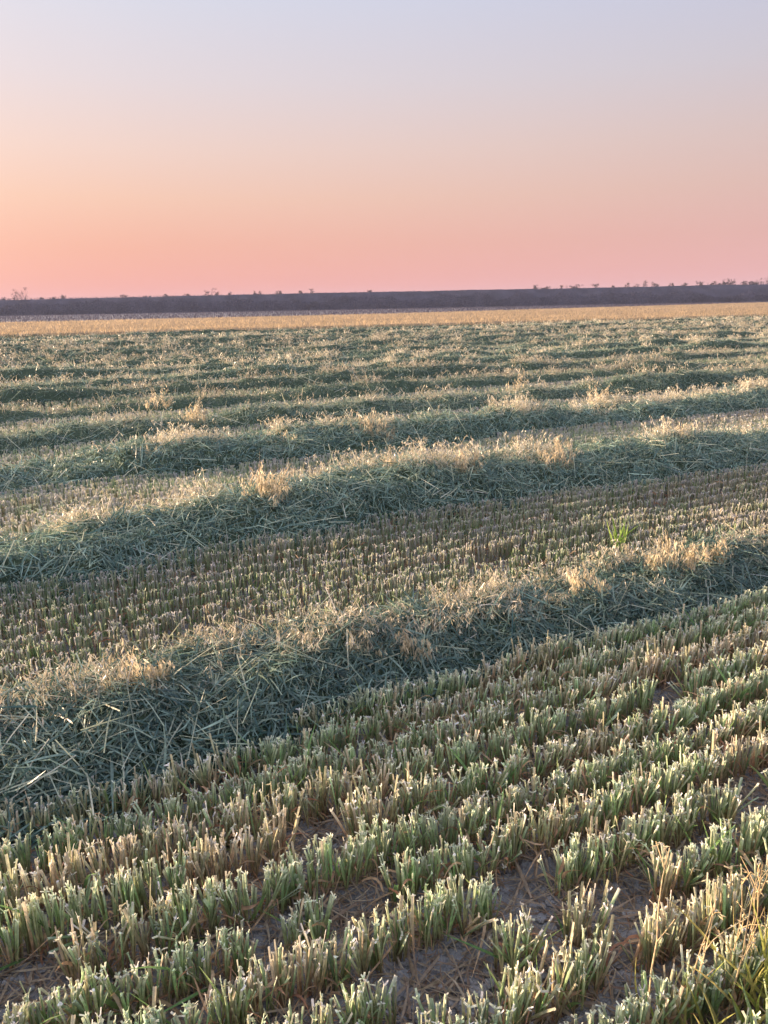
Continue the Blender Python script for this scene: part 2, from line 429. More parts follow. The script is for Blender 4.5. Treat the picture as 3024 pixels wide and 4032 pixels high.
for i in own:
    u0, v0, x0, y0, rv = T[i]
    g = float(greenness(np.array([u0]), np.array([v0]))[0]); h = float(height_f(np.array([u0]), np.array([v0]))[0])
    t = bpy.data.objects.new('stubble_tuft', None); COL.objects.link(t)
    t.empty_display_size = 0.05
    t.location = (x0, y0, float(ground_z(np.array([x0]), np.array([y0]))[0]) - 0.006)
    rn = ORD[rows_used.index(rv)]
    kind = 'green' if g > 0.66 else ('yellow-green' if g > 0.42 else 'straw-coloured')
    fx = x0 / (0.5 * (y0 + 0.55)); zone = ['by the left edge', 'left of centre', 'near the centre', 'right of centre', 'by the right edge'][int(np.clip((fx + 1) * 2.5, 0, 4))]
    size = 'tall' if h > 0.168 else ('low' if h < 0.156 else 'mid-height')
    ngl = random.choice((0, 0, 1, 1, 2)) + (1 if g > .6 else 0)
    leafy = ['without long leaves', 'with a long green leaf', 'with long green leaves', 'with many long leaves'][ngl]
    lab = f'{size} {kind} cut tuft {leafy}, {rn} row, {zone}'
    tag(t, lab, 'stubble tuft', f'cut stubble tufts of the {rn} row')
    for j in range(random.randint(17, 23)):
        gi = int(np.clip((g + random.gauss(0, 0.16)) * len(ST), 0, len(ST) - 1))
        s = link('stalk', ST[gi], t)
        a = random.uniform(-.058, .058); b = random.gauss(0, .013)
        s.location = (a * Ux + b * Vx, a * Uy + b * Vy, 0)
        tilt = 0.05 + abs(a) * .9
        tilt = tilt if random.random() < .88 else tilt + .28
        s.rotation_euler = (random.gauss(0, tilt), random.gauss(0, tilt) + a * 1.8, random.uniform(0, 6.28))
        z = h / 0.16 * random.uniform(0.86, 1.10); s.scale = (random.uniform(.72, 1.05),) * 2 + (z,)
    for j in range(random.randint(8, 14)):
        s = link('dry_leaf', random.choice(DL), t)
        a = random.uniform(-.06, .06); b = random.gauss(0, .02)
        s.location = (a * Ux + b * Vx, a * Uy + b * Vy, random.uniform(0.005, 0.09)); s.rotation_euler = (random.gauss(0, .3), random.gauss(0, .3), random.uniform(0, 6.28))
    for j in range(ngl):
        s = link('green_leaf', random.choice(GL), t)
        a = random.uniform(-.05, .05); s.location = (a * Ux, a * Uy, random.uniform(0, .02)); s.rotation_euler = (0, 0, random.uniform(0, 6.28))

# --- every further stalk: one mass
def stem_points(vlo, vhi, per_m, spread):
    us, vs = [], []
    for v in row_v:
        if v < vlo or v >= vhi: continue
        lo, hi = span(v)
        n = int((hi - lo) * per_m)
        us.append(R.uniform(lo, hi, n)); vs.append(v + R.normal(0, spread, n))
    u = np.concatenate(us); v = np.concatenate(vs)
    return u, v
def stubble_zone(acc, u, v, lod, dry=0.25, green=0.05, ws=1.0):
    x, y = uv_xy(u, v)
    k = edge_gap(x, y) > 0.6
    u, v, x, y = u[k], v[k], x[k], y[k]
    P = np.stack([x, y, ground_z(x, y) - 0.005], -1)
    H = height_f(u, v) * R.uniform(0.93, 1.06, len(u))
    stems(acc, P, H, lod, greenness(u, v), 1.6 if v.min() > 2.9 and v.max() < 14 else 1.0)  # stubble colour lightened to stand in for light missing between these windrows
    m = R.random(len(u)) < dry
    if m.any(): dry_leaves(acc, P[m], R.uniform(0.01, 0.11, m.sum()), 4 if lod < 2 else 2, 1.0, ws)
    m = R.random(len(u)) < green
    if m.any(): green_leaves(acc, P[m], 4 if lod < 2 else 2, ws)
acc = Acc()
if len(rest):
    tu, tv = T[rest, 0], T[rest, 1]
    n = 20
    u = np.repeat(tu, n) + R.uniform(-.058, .058, len(tu) * n); v = np.repeat(tv, n) + R.normal(0, .013, len(tu) * n)
    stubble_zone(acc, u, v, 1, 0.5, 0.06)
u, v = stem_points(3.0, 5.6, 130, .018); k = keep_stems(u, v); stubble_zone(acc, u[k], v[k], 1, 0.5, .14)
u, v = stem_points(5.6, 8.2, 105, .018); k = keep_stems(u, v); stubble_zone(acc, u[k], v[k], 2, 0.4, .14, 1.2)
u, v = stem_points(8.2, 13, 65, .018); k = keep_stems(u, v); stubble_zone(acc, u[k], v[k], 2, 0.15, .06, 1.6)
u, v = stem_points(13, 26, 22, .03); k = keep_stems(u, v); stubble_zone(acc, u[k], v[k], 3, 0.15, .05, 2.5)
u, v = stem_points(26, 57, 6, .05); k = keep_stems(u, v); stubble_zone(acc, u[k], v[k], 3, 0.15, .05, 4)
tag(acc.obj('stubble', M_STALK), 'short cut oat stubble with pale tips standing in drilled rows between the windrows', 'stubble', kind='stuff')

# --- litter of dry leaf shreds between the near rows
acc = Acc()
n = 60000
u = R.uniform(-2, 9, n); v = R.uniform(0.6, 5.5, n); v[:14000] = R.uniform(.6, 2.3, 14000); u[:14000] = R.uniform(-.8, 3.2, 14000); x, y = uv_xy(u, v)
k = seen(x, y) & ~in_wind(u, v); x, y = x[k], y[k]; n = len(x)
P = np.stack([x, y, ground_z(x, y) + R.uniform(0.002, 0.018, n)], -1)
az = R.uniform(0, 6.28, n); D = np.stack([np.cos(az), np.sin(az), R.normal(0, .12, n)], -1)
c = mixc(c3(.34, .23, .17), c3(.62, .52, .38), R.uniform(0, 1, n)[:, None])
ribbons(acc, P, D, R.normal(0, .25, (n, 3)) * c3(1, 1, .4), R.uniform(.03, .14, n), R.uniform(.003, .009, n), 3, 'leaf', c, c, c * 1.1, side=norm(np.tile(c3(0, 0, 1), (n, 1)) + R.normal(0, .5, (n, 3))))
tag(acc.obj('leaf_litter', M_LEAF), 'brown dead oat leaves and shreds lying on the soil between the rows', 'leaf litter', kind='stuff')

# --- clods in the bare patches
def clod_mesh():
    import bmesh
    bm = bmesh.new(); bmesh.ops.create_icosphere(bm, subdivisions=2, radius=1)
    o = Vector((random.random() * 9, random.random() * 9, random.random() * 9))
    from mathutils import noise
    for w in bm.verts:
        w.co *= 1 + 0.45 * noise.noise(w.co * 1.1 + o) + 0.2 * noise.noise(w.co * 3 + o)
        w.co.z *= 0.65
    me = bpy.data.meshes.new('soil_clod'); bm.to_mesh(me); bm.free(); me.materials.append(M_SOIL)
    return me
CL = [clod_mesh() for _ in range(8)]
names = ['beside the bare patch at the bottom of the picture', 'in the bare patch right of the bottom centre', 'in the gap between the tufts of the near rows']
for gi, (gx, gy, gr) in enumerate(GAPS):
    X, Y = img_ground(gx, gy)
    for q in range(26 if gi in (0, 1, 2, 9, 12) else 8):
        a = random.gauss(0, gr * .8); b = random.uniform(-.075, .075)
        px, py = X + a * Ux + b * Vx, Y + a * Uy + b * Vy
        o = link('soil_clod', random.choice(CL)); s = random.uniform(.005, .020)
        o.location = (px, py, float(ground_z(np.array([px]), np.array([py]))[0]) + s * .25)
        o.scale = (s * random.uniform(.8, 1.4), s, s); o.rotation_euler = (0, 0, random.uniform(0, 6.28))
        big = 'larger' if s > .014 else 'small'
        where = {0: 'on the bare soil at the bottom centre', 1: 'on the bare strip right of the bottom centre', 2: 'beside the tall dry stalks at the lower right'}.get(gi, 'in a gap between the near stubble rows')
        tag(o, f'{big} crumbly grey-brown soil clod {where}', 'soil clod', f'{big} soil clods {where}')

# ------------------------------------------------------------------ windrows of cut hay
def hay_colors(n, kind):
    t = R.uniform(0, 1, n)[:, None]; j = (1 + R.normal(0, .2, n))[:, None]
    if kind == 'leaf': c = mixc(c3(.06, .14, .125), c3(.38, .53, .43), t ** 1.7)
    elif kind == 'straw': c = mixc(c3(.42, .54, .38), c3(.74, .76, .56), t)
    elif kind == 'lit_head': c = mixc(c3(.60, .54, .36), c3(.88, .80, .66), t)  # sunlit tan put into the colour of the crest heads
    else: c = mixc(c3(.25, .38, .28), c3(.58, .60, .44), t ** 1.6)  # hanging spikelets: greener tone of the shade put into their colour
    return np.clip(c * j, 0.02, .85)
def surf(k, u, v, e=0.03):
    h = wind_h(k, u, v); hu = (wind_h(k, u + e, v) - h) / e; hv = (wind_h(k, u, v + e) - h) / e
    hu = np.clip(hu, -1.3, 1.3); hv = np.clip(hv, -1.3, 1.3)
    Nn = norm(np.stack([-hu * Ux - hv * Vx, -hu * Uy - hv * Vy, np.ones_like(h)], -1))
    return h, Nn
def scatter(k, n, crest=False):
    vc, wn, wf, H = WIND[k]
    lo, hi = span(vc)
    lo -= 0.8
    u = R.uniform(lo, hi, n)
    v = vc + (R.uniform(-wn * 1.35 - (.3 if k == 1 else 0), wf * 1.35 + (.2 if k == 0 else 0), n) if not crest else R.uniform(-0.08, wf * 0.95 + (.35 if k == 0 else 0), n))
    x, y = uv_xy(u, v)
    h, Nn = surf(k, u, v)
    m = (h > (0.02 if crest else -0.02)) & (edge_gap(x, y) > 1.6)
    return u[m], v[m], x[m], y[m], h[m], Nn[m]
def tangent(Nn, upness, u=None, v=None):
    n = len(Nn)
    a = R.normal(size=(n, 3)); a[:, 2] *= .4
    if u is not None:      # leaves lie in wisps that share a direction
        ang = 7.0 * fbm(u / .28, v / .22, 33, 2) + R.normal(0, .5, n); w = 1.6
        a[:, 0] += w * np.cos(ang); a[:, 1] += w * np.sin(ang)
    t = norm(a - (a * Nn).sum(1, keepdims=True) * Nn)
    return norm(t + Nn * upness[:, None])
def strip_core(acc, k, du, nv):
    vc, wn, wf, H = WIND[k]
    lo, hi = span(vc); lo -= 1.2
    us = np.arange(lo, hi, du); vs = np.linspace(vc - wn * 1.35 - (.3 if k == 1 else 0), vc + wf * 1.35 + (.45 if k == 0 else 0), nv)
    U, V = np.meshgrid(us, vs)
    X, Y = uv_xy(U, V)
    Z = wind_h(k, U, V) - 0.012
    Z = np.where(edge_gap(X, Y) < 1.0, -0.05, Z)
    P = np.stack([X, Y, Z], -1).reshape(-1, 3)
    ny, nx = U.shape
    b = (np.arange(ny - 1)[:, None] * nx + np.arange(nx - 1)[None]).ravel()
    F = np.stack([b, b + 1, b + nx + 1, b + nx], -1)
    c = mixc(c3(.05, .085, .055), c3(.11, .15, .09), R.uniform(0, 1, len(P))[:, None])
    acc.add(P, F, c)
def spikelets(acc, P, n_each, L, W, spread, kind='spike'):
    n = len(P) * n_each
    Q = np.repeat(P, n_each, axis=0) + R.normal(0, spread, (n, 3))
    D = R.normal(0, .5, (n, 3)); D[:, 2] -= 0.9
    c = hay_colors(n, kind)
    ribbons(acc, Q, D, R.normal(0, .15, (n, 3)), R.uniform(.7, 1.3, n) * L, R.uniform(.7, 1.3, n) * W, 2, 'spike', c * .85, c, c * 1.15)
def make_windrow(k):
    vc, wn, wf, H = WIND[k]
    lo, hi = span(vc); Lm = hi - lo
    root = bpy.data.objects.new('windrow', None); COL.objects.link(root)
    x, y = uv_xy(0.6 * vc, vc); root.location = (0, 0, 0)
    ns = {0: 'nearest to the camera, crossing the foreground', 1: 'second from the camera, with the tallest clump on it', 2: 'third from the camera, with the orange mound on it',
          3: 'fourth from the camera, just behind the orange mound'}
    if k < 4: lab = 'windrow of cut green oat hay, ' + ns[k]
    else: lab = f'{ORD[k]} windrow of cut oat hay from the camera, thin with distance'
    tag(root, lab, 'windrow', 'parallel windrows of cut oat hay')
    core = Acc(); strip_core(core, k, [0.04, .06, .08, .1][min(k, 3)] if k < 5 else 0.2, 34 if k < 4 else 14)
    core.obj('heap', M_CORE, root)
    acc = Acc()
    f = max(1.0, vc / 10.6)
    dens = [(17000, 3), (11500, 2), (5600, 2), (3600, 1)][k] if k < 4 else (1500 / f ** 1.35, 1)
    size = [1.0, 1.15, 1.4, 1.7][k] if k < 4 else 1.7 * f ** 0.75
    K = dens[1]; n = int(dens[0] * Lm)
    # flat leaves
    u, v, x, y, h, Nn = scatter(k, int(n * .45)); m = len(u)
    P = np.stack([x, y, h], -1) + Nn * (R.uniform(-.015, .05, m) ** 1)[:, None]
    D = tangent(Nn, R.uniform(-.15, .40, m), u, v); B = R.normal(0, .40, (m, 3)); B[:, 2] -= R.uniform(.05, .8, m)
    c = hay_colors(m, 'leaf')
    ribbons(acc, P, D, B, R.uniform(.04, .15, m) * (size ** .5), R.uniform(.004, .011, m) * size, K, 'leaf', c * .9, c, c * 1.15, side=norm(Nn + R.normal(0, .45, (m, 3))))
    # straws
    u, v, x, y, h, Nn = scatter(k, int(n * .025)); m = len(u)
    P = np.stack([x, y, h], -1) + Nn * (R.uniform(.0, .05, m))[:, None]
    D = tangent(Nn, R.uniform(-.1, .3, m)); B = R.normal(0, .06, (m, 3)); B[:, 2] -= R.uniform(0, .2, m)
    c = hay_colors(m, 'straw')
    ribbons(acc, P, D, B, R.uniform(.10, .32, m) * (size ** .4), R.uniform(.003, .0055, m) * size, max(K - 1, 1), 'flat', c * .8, c, c, side=norm(Nn + R.normal(0, .3, (m, 3))))
    # hanging spikelets
    u, v, x, y, h, Nn = scatter(k, int(n * .50)); m = len(u)
    P = np.stack([x, y, h], -1) + Nn * (R.uniform(.005, .055, m))[:, None]
    spikelets(acc, P, 1, .026 * size ** .7, .0065 * size, .005)
    # upright heads and stems along top and far flank, sunlit tan in their colour
    u, v, x, y, h, Nn = scatter(k, int(([900, 620, 560][k] if k < 3 else 270 / f) * Lm * (0.15 if vc > 40 else 1)), True)
    cl = fbm(u * 2.6, v * 3, 70 + k, 2); keep = R.random(len(u)) < np.clip((cl - (.52 if k < 4 else .50)) * 7, .05, 1)
    u, v, x, y, h, cl = (a[keep] for a in (u, v, x, y, h, cl)); m = len(u)
    P = np.stack([x, y, np.maximum(h, 0) - .01], -1)
    D = R.normal(0, .38, (m, 3)); D[:, 2] = 1; B = R.normal(0, .25, (m, 3)); B[:, 2] = -R.uniform(0, .5, m)
    L = R.uniform(.04, .14, m) * (0.6 + 1.5 * cl) * (1.25 if k else .85)
    c = hay_colors(m, 'lit_head')
    ribbons(acc, P, D, B, L, .0028 * size, 2, 'flat', c, c, c)
    tip = P + norm(D) * L[:, None] + B * L[:, None]
    mid = P + norm(D) * L[:, None] * .6 + B * L[:, None] * .36
    spikelets(acc, tip, 4 if k < 3 else 2, .028 * size ** .7, .0075 * size, .010 * size, 'lit_head'); spikelets(acc, mid, 3 if k < 3 else 1, .026 * size ** .7, .007 * size, .010 * size, 'lit_head')
    tag(acc.obj('cut_hay', M_HAY, root), kind='stuff')
    if k < 2:
        n = 300 if k == 0 else 110
        leafs = []
        straws = []
        for i in range(14):
            a = Acc(); c = hay_colors(1, 'leaf'); ribbons(a, np.zeros((1, 3)), c3(1, 0, .05)[None], np.array([[0, random.gauss(0, .12), -random.uniform(.05, .35)]]), 0.24, .013, 6, 'leaf', c * .9, c, c * 1.2, side=c3(0, .2, 1)[None], fold=.35); leafs.append(a.mesh('leaf', M_HAY))
            a = Acc(); c = hay_colors(1, 'straw'); tubes(a, np.zeros((1, 3)), c3(1, 0, .03)[None], np.array([[0, random.gauss(0, .05), -random.uniform(0, .12)]]), 0.34, .0030, .0022, 5, 4, c * .85, c, c * 1.1, cap=c); straws.append(a.mesh('straw', M_HAY))
        us, vs, xs, ys, hs, Ns = scatter(k, n * 6)
        sel = np.where(seen(xs, ys, 0.1))[0][:n]
        for i in sel:
            st = random.random() < .16
            o = link('straw' if st else 'leaf', random.choice(straws if st else leafs), root)
            nn = Vector(Ns[i]); d = Vector(R.normal(size=3)); d.z *= .3; d = (d - nn * d.dot(nn)).normalized(); b = nn.cross(d)
            mt = Matrix((d, b, nn)).transposed()
            o.rotation_euler = mt.to_euler(); o.location = Vector((xs[i], ys[i], hs[i])) + nn * random.uniform(.02, .05)
            s = random.uniform(.45, 1.05); o.scale = (s, s * .9, s)
    return root
for k in range(len(WIND)): make_windrow(k)

# the last windrow follows the edge of the standing crop
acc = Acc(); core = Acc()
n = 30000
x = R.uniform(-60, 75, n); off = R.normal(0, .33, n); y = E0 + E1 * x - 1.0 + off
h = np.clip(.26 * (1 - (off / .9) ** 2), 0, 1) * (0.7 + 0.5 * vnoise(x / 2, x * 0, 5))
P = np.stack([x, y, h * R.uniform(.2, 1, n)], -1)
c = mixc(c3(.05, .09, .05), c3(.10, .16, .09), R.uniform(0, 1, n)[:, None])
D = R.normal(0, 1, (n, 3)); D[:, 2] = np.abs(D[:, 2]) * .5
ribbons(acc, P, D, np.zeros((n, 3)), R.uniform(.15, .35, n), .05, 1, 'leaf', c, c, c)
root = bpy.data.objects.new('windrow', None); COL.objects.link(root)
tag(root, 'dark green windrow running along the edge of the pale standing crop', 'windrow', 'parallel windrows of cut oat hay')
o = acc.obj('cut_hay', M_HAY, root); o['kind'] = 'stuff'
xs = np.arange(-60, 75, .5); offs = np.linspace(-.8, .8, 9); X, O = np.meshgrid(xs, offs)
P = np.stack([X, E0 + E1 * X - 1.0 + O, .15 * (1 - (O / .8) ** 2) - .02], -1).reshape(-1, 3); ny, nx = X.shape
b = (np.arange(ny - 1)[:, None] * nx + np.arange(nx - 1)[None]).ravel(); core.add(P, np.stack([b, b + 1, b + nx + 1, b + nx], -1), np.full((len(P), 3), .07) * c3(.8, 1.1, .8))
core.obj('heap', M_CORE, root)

# ------------------------------------------------------------------ upright clumps of oats left on the windrows
def oat_clump(px, py, h, w, nst, label, z=0.15, lean=(0, 0), tan=0.8):
    X, Y = img_ground(px, py, z)
    root = bpy.data.objects.new('oat_clump', None); COL.objects.link(root); root.location = (X, Y, z - .03)
    tag(root, label, 'oat clump', 'upright oat clumps standing out of the windrows')
    for i in range(nst):
        a = Acc(); n = 1
        c = mixc(c3(.46, .44, .28), c3(.78, .64, .44), np.array([[random.uniform(tan - .5, 1)]]))
        P = np.array([[random.uniform(-w, w), random.uniform(-w * .5, w * .5), 0]])
        fall = 1 - .6 * abs(P[0, 0]) / w
        L = h * 1.75 * fall * random.uniform(.6, 1.05)
        D = np.array([[random.gauss(lean[0], .16), random.gauss(lean[1], .16), 1]]); B = np.array([[random.gauss(0, .2), random.gauss(0, .2), -random.uniform(0, .25)]])
        top, _ = tubes(a, P, D, B, L, .0024, .0013, 4, 4, c * .8, c, c, cap=c)
        st = a.obj('stem', M_DRY, root)
        a = Acc(); m = random.randint(14, 24)
        s = R.uniform(.35, 1.0, m)[:, None]
        Q = P + L * (norm(D) * s + B * s * s)
        off = R.normal(0, .011, (m, 3)) * (1 + h); Q = Q + off
        dd = R.normal(0, .35, (m, 3)); dd[:, 2] -= 1
        cc = mixc(c3(.64, .58, .38), c3(.90, .80, .60), R.uniform(max(tan - .6, 0), 1, m)[:, None])
        sc = 1.15 + .3 * Y / 5
        ribbons(a, Q, dd, R.normal(0, .1, (m, 3)), R.uniform(.02, .034, m) * sc, R.uniform(.005, .009, m) * sc, 3, 'spike', cc * .85, cc, cc * 1.1, fold=.5)
        a.obj('seed_head', M_DRY, st)
oat_clump(290, 1500, .17, .10, 16, 'golden sunlit oat clump at the left on the nearest windrow', z=.2)
oat_clump(345, 1475, .13, .06, 9, 'smaller pale oat clump beside the golden clump on the nearest windrow', z=.2)
oat_clump(770, 1400, .10, .12, 14, 'low spread of golden oat heads behind the crest of the nearest windrow, mid picture', z=.2)
oat_clump(890, 1400, .09, .09, 9, 'pinkish low oat heads right of the spread on the nearest windrow', z=.2)
oat_clump(1270, 1275, .13, .10, 12, 'golden fan of oat heads on the nearest windrow where it starts to climb right', z=.22)
oat_clump(1450, 1225, .19, .13, 20, 'tall golden oat clump near the right end of the nearest windrow', z=.22)
oat_clump(1540, 1210, .13, .08, 10, 'short oat clump beyond the tall golden one at the right end of the nearest windrow', z=.22)
oat_clump(565, 1100, .33, .17, 34, 'tall orange-lit oat clump standing highest on the second windrow', z=.22, lean=(.12, 0), tan=.95)
oat_clump(845, 1035, .22, .07, 8, 'thin oat clump on the second windrow right of the tall orange one', z=.26)
oat_clump(1010, 1030, .24, .12, 12, 'ragged pale oat stems along the crest of the second windrow, mid picture', z=.26)
oat_clump(1205, 1010, .26, .16, 16, 'broad sunlit oat clump on the second windrow right of the centre', z=.26)
oat_clump(1360, 975, .20, .09, 10, 'small golden oat clump between the second and third windrow at the right', z=.2)
oat_clump(1475, 950, .22, .10, 9, 'loose oat stems at the far right of the second windrow', z=.25)
oat_clump(310, 1000, .18, .16, 12, 'pinkish oat clump at the left on the third windrow', z=.2)
oat_clump(625, 965, .2, .14, 9, 'pale oat stems on the third windrow left of the orange mound', z=.2)
oat_clump(795, 950, .28, .28, 26, 'wide orange-tinted mound of oat heads on the third windrow', z=.2, tan=.95)
oat_clump(1288, 890, .42, .10, 16, 'narrow tall oat clump standing alone like a post right of centre', z=.1, tan=.95)
oat_clump(1112, 862, .50, .12, 10, 'slim pale oat clump standing alone beyond the third windrow', z=.1)
oat_clump(425, 915, .30, .16, 14, 'pinkish oat clump far out at the left of the field', z=.2)
oat_clump(340, 880, .26, .2, 12, 'small orange oat mound beyond the pinkish clump at the far left', z=.2, tan=.95)

# ------------------------------------------------------------------ lime green weed between the windrows
def weed(px, py):
    X, Y = img_ground(px, py)
    root = bpy.data.objects.new('green_weed', None); COL.objects.link(root); root.location = (X, Y, 0)
    tag(root, 'bright lime green weed with upright leaves in the stubble beyond the nearest windrow', 'weed')
    for i in range(11):
        a = Acc(); c = mixc(c3(.30, .50, .10), c3(.45, .62, .16), np.array([[random.random()]]))
        D = np.array([[random.gauss(0, .25), random.gauss(0, .25), 1]])
        ribbons(a, np.array([[random.gauss(0, .03), random.gauss(0, .02), random.uniform(0, .12)]]), D, R.normal(0, .12, (1, 3)), random.uniform(.12, .26), .016, 5, 'leaf', c * .8, c, c * 1.1, fold=.4)
        a.obj('leaf', M_LEAF, root)
weed(1335, 1215)

# ------------------------------------------------------------------ tall dry weeds at the lower right
def dry_weed(px, py, h, lean, label, tw=7):
    X, Y = img_ground(px, py)
    root = bpy.data.objects.new('dry_weed', None); COL.objects.link(root); root.location = (X, Y, 0)
    tag(root, label, 'dry weed', 'tall dry stalks at the lower right')
    a = Acc(); c = mixc(c3(.66, .54, .32), c3(.84, .74, .52), np.array([[random.random()]]))
    pts = [np.array([[0., 0., 0.]])]; d = np.array([[lean[0], lean[1], 1.]])
    seg = 6; P = pts[0]
    nodes = [P]
    for i in range(seg):
        dd = d + R.normal(0, .07, (1, 3))
        P, _ = tubes(a, P, dd, np.zeros((1, 3)), h / seg, .0025 * (1 - i / seg * .6), .0025 * (1 - (i + 1) / seg * .6), 1, 4, c * .9, c, c, cap=c); nodes.append(P)
    a.obj('stalk', M_DRY, root)
    for i in range(max(tw - 3, 2)):
        a = Acc(); k = random.randint(2, seg - 1); s = random.random(); Q = nodes[k] * (1 - s) + nodes[k + 1] * s
        dd = R.normal(0, .5, (1, 3)); dd[:, 2] = 1
        top, _ = tubes(a, Q, dd, R.normal(0, .2, (1, 3)), random.uniform(.05, .14), .0016, .0008, 3, 4, c, c, c * 1.1, cap=c)
        tw_o = a.obj('twig', M_DRY, root)
        a = Acc(); m = 4; qq = Q + (top - Q) * R.uniform(.3, 1, m)[:, None]
        ribbons(a, qq, R.normal(0, 1, (m, 3)), R.normal(0, .2, (m, 3)), .014, .0045, 2, 'spike', c, c * 1.1, c, fold=.4)
        a.obj('seed', M_DRY, tw_o)
dry_weed(1395, 2230, .50, (.02, .05), 'longest bare golden stalk rising at the left of the dry weeds')
dry_weed(1470, 2235, .34, (.16, .1), 'golden stalk leaning right beside the longest one', 5)
dry_weed(1490, 2225, .40, (.10, .1), 'forked golden stalk in the middle of the dry weeds')
dry_weed(1555, 2190, .38, (.05, .05), 'pale twisted stalk behind the forked one', 8)
dry_weed(1585, 2180, .42, (.08, .0), 'tall branching stalk near the right edge of the picture', 9)
dry_weed(1560, 2235, .42, (.15, .1), 'thin leaning stalk nearest the right corner', 6)
dry_weed(1610, 2120, .30, (.0, .0), 'wiry stalk rising behind the branching one at the right edge', 6)
def grass_clump(px, py, h, n, label):
    X, Y = img_ground(px, py)
    root = bpy.data.objects.new('grass_clump', None); COL.objects.link(root); root.location = (X, Y, 0)
    tag(root, label, 'grass clump')
    for i in range(n):
        a = Acc(); c = mixc(c3(.36, .44, .10), c3(.66, .56, .22), np.array([[random.random()]]))
        D = np.array([[random.gauss(-.05, .25), random.gauss(.0, .2), 1]])
        ribbons(a, np.array([[random.gauss(0, .05), random.gauss(0, .05), 0]]), D, np.array([[random.gauss(0, .15), random.gauss(0, .15), -random.uniform(0, .2)]]), h * random.uniform(.6, 1.1), random.uniform(.006, .011), 6, 'leaf', c * .8, c, c * 1.1, fold=.4)
        a.obj('blade', M_LEAF, root)
grass_clump(1668, 2225, .30, 60, 'yellow-green sunlit grass clump cut off by the lower right corner')
grass_clump(1500, 2290, .20, 34, 'short golden grass clump at the bottom edge left of the corner clump')

# ------------------------------------------------------------------ standing ripe crop beyond the mown field
def far_edge(x): return np.interp(x, [-80, -44, 0, 90, 140], [84, 92, 105, 185, 225])
acc = Acc()
xs = np.linspace(-110, 170, 120); t = np.linspace(0, 1, 60)
X = np.repeat(xs[None], 60, 0); Y = (E0 + E1 * X) + (far_edge(X) - E0 - E1 * X) * t[:, None]
Z = .30 + .06 * fbm(X / 2, Y / 2, 81, 2); Z[0] = 0; Z[-1] = 0
P = np.stack([X, Y, Z], -1).reshape(-1, 3); ny, nx = X.shape
b = (np.arange(ny - 1)[:, None] * nx + np.arange(nx - 1)[None]).ravel()
acc.add(P, np.stack([b, b + 1, b + nx + 1, b + nx], -1), np.tile(c3(.62, .47, .28), (len(P), 1)))
n = 150000
x = R.uniform(-75, 120, n); t = R.uniform(0, 1, n) ** 1.5; y = E0 + E1 * x + (far_edge(x) - E0 - E1 * x) * t
k = np.abs(x) < .56 * y + 6; x, y, t = x[k], y[k], t[k]; n = len(x)
P = np.stack([x, y, np.full(n, .18) * (t > .01)], -1)
D = R.normal(0, .3, (n, 3)); D[:, 2] = 1
cc = mixc(c3(.60, .46, .27), c3(.78, .62, .40), R.uniform(0, 1, n)[:, None]) * (.85 + .3 * fbm(x / 5, y / 5, 82, 2))[:, None]
ribbons(acc, P, D, R.normal(0, .15, (n, 3)), R.uniform(.2, .34, n), R.uniform(.04, .09, n), 1, 'leaf', cc, cc, cc * 1.1, side=norm(np.tile(c3(0, 1, 0), (n, 1)) + R.normal(0, .5, (n, 3))))
tag(acc.obj('standing_crop', M_GRAIN), 'pale ripe standing crop in a long strip between the mown field and the embankment', 'crop', kind='stuff')

# weedy verge behind it
acc = Acc()
n = 45000
x = R.uniform(-150, 190, n); y = far_edge(x) + (232 - far_edge(x)) * R.uniform(0, 1, n) ** 1.1
P = np.stack([x, y, np.zeros(n)], -1); D = R.normal(0, .25, (n, 3)); D[:, 2] = 1
cc = mixc(c3(.10, .10, .14), c3(.20, .19, .24), R.uniform(0, 1, n)[:, None])
ribbons(acc, P, D, np.zeros((n, 3)), R.uniform(.15, .5, n), R.uniform(.08, .2, n), 1, 'leaf', cc * .8, cc, cc, side=norm(np.tile(c3(0, 1, 0), (n, 1)) + R.normal(0, .4, (n, 3))))
tag(acc.obj('dry_weeds', M_FAR), 'greyish dry weeds covering the flat strip in front of the embankment', 'weeds', kind='stuff')

# ------------------------------------------------------------------ embankment
def bank_y(x): return 236 - 0.03 * x
def crest_z(x): return 5.15 + 0.0028 * np.clip(x, -200, 0) + 0.35 * (fbm(x / 14, x * 0, 91, 3) - .5)
acc = Acc()
xs = np.linspace(-700, 700, 900)
prof = np.array([(-1.5, -0.2), (0, 0.0), (2.5, 1.6), (5, 3.6), (7, 4.85), (8, 5.1), (11, 5.15), (13, 4.8), (20, 0.5), (22, -0.2)])
X = np.repeat(xs[None], len(prof), 0); Yb = bank_y(X) + prof[:, 0][:, None]
Z = prof[:, 1][:, None] * crest_z(X) / 5.15 + (fbm(X / 3, Yb / 3, 92, 2) - .5) * np.where(prof[:, 1] > 4.9, .22, .5)[:, None]
P = np.stack([X, Yb, Z], -1).reshape(-1, 3); ny, nx = X.shape
b = (np.arange(ny - 1)[:, None] * nx + np.arange(nx - 1)[None]).ravel()
cc = mixc(c3(.055, .06, .095), c3(.10, .10, .135), fbm(P[:, 0] / 6, P[:, 1], 93, 3)[:, None])  # blue of the distant haze painted into the bank colour
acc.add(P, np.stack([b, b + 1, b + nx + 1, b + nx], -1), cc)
tag(acc.obj('embankment', M_FAR), kind='structure')
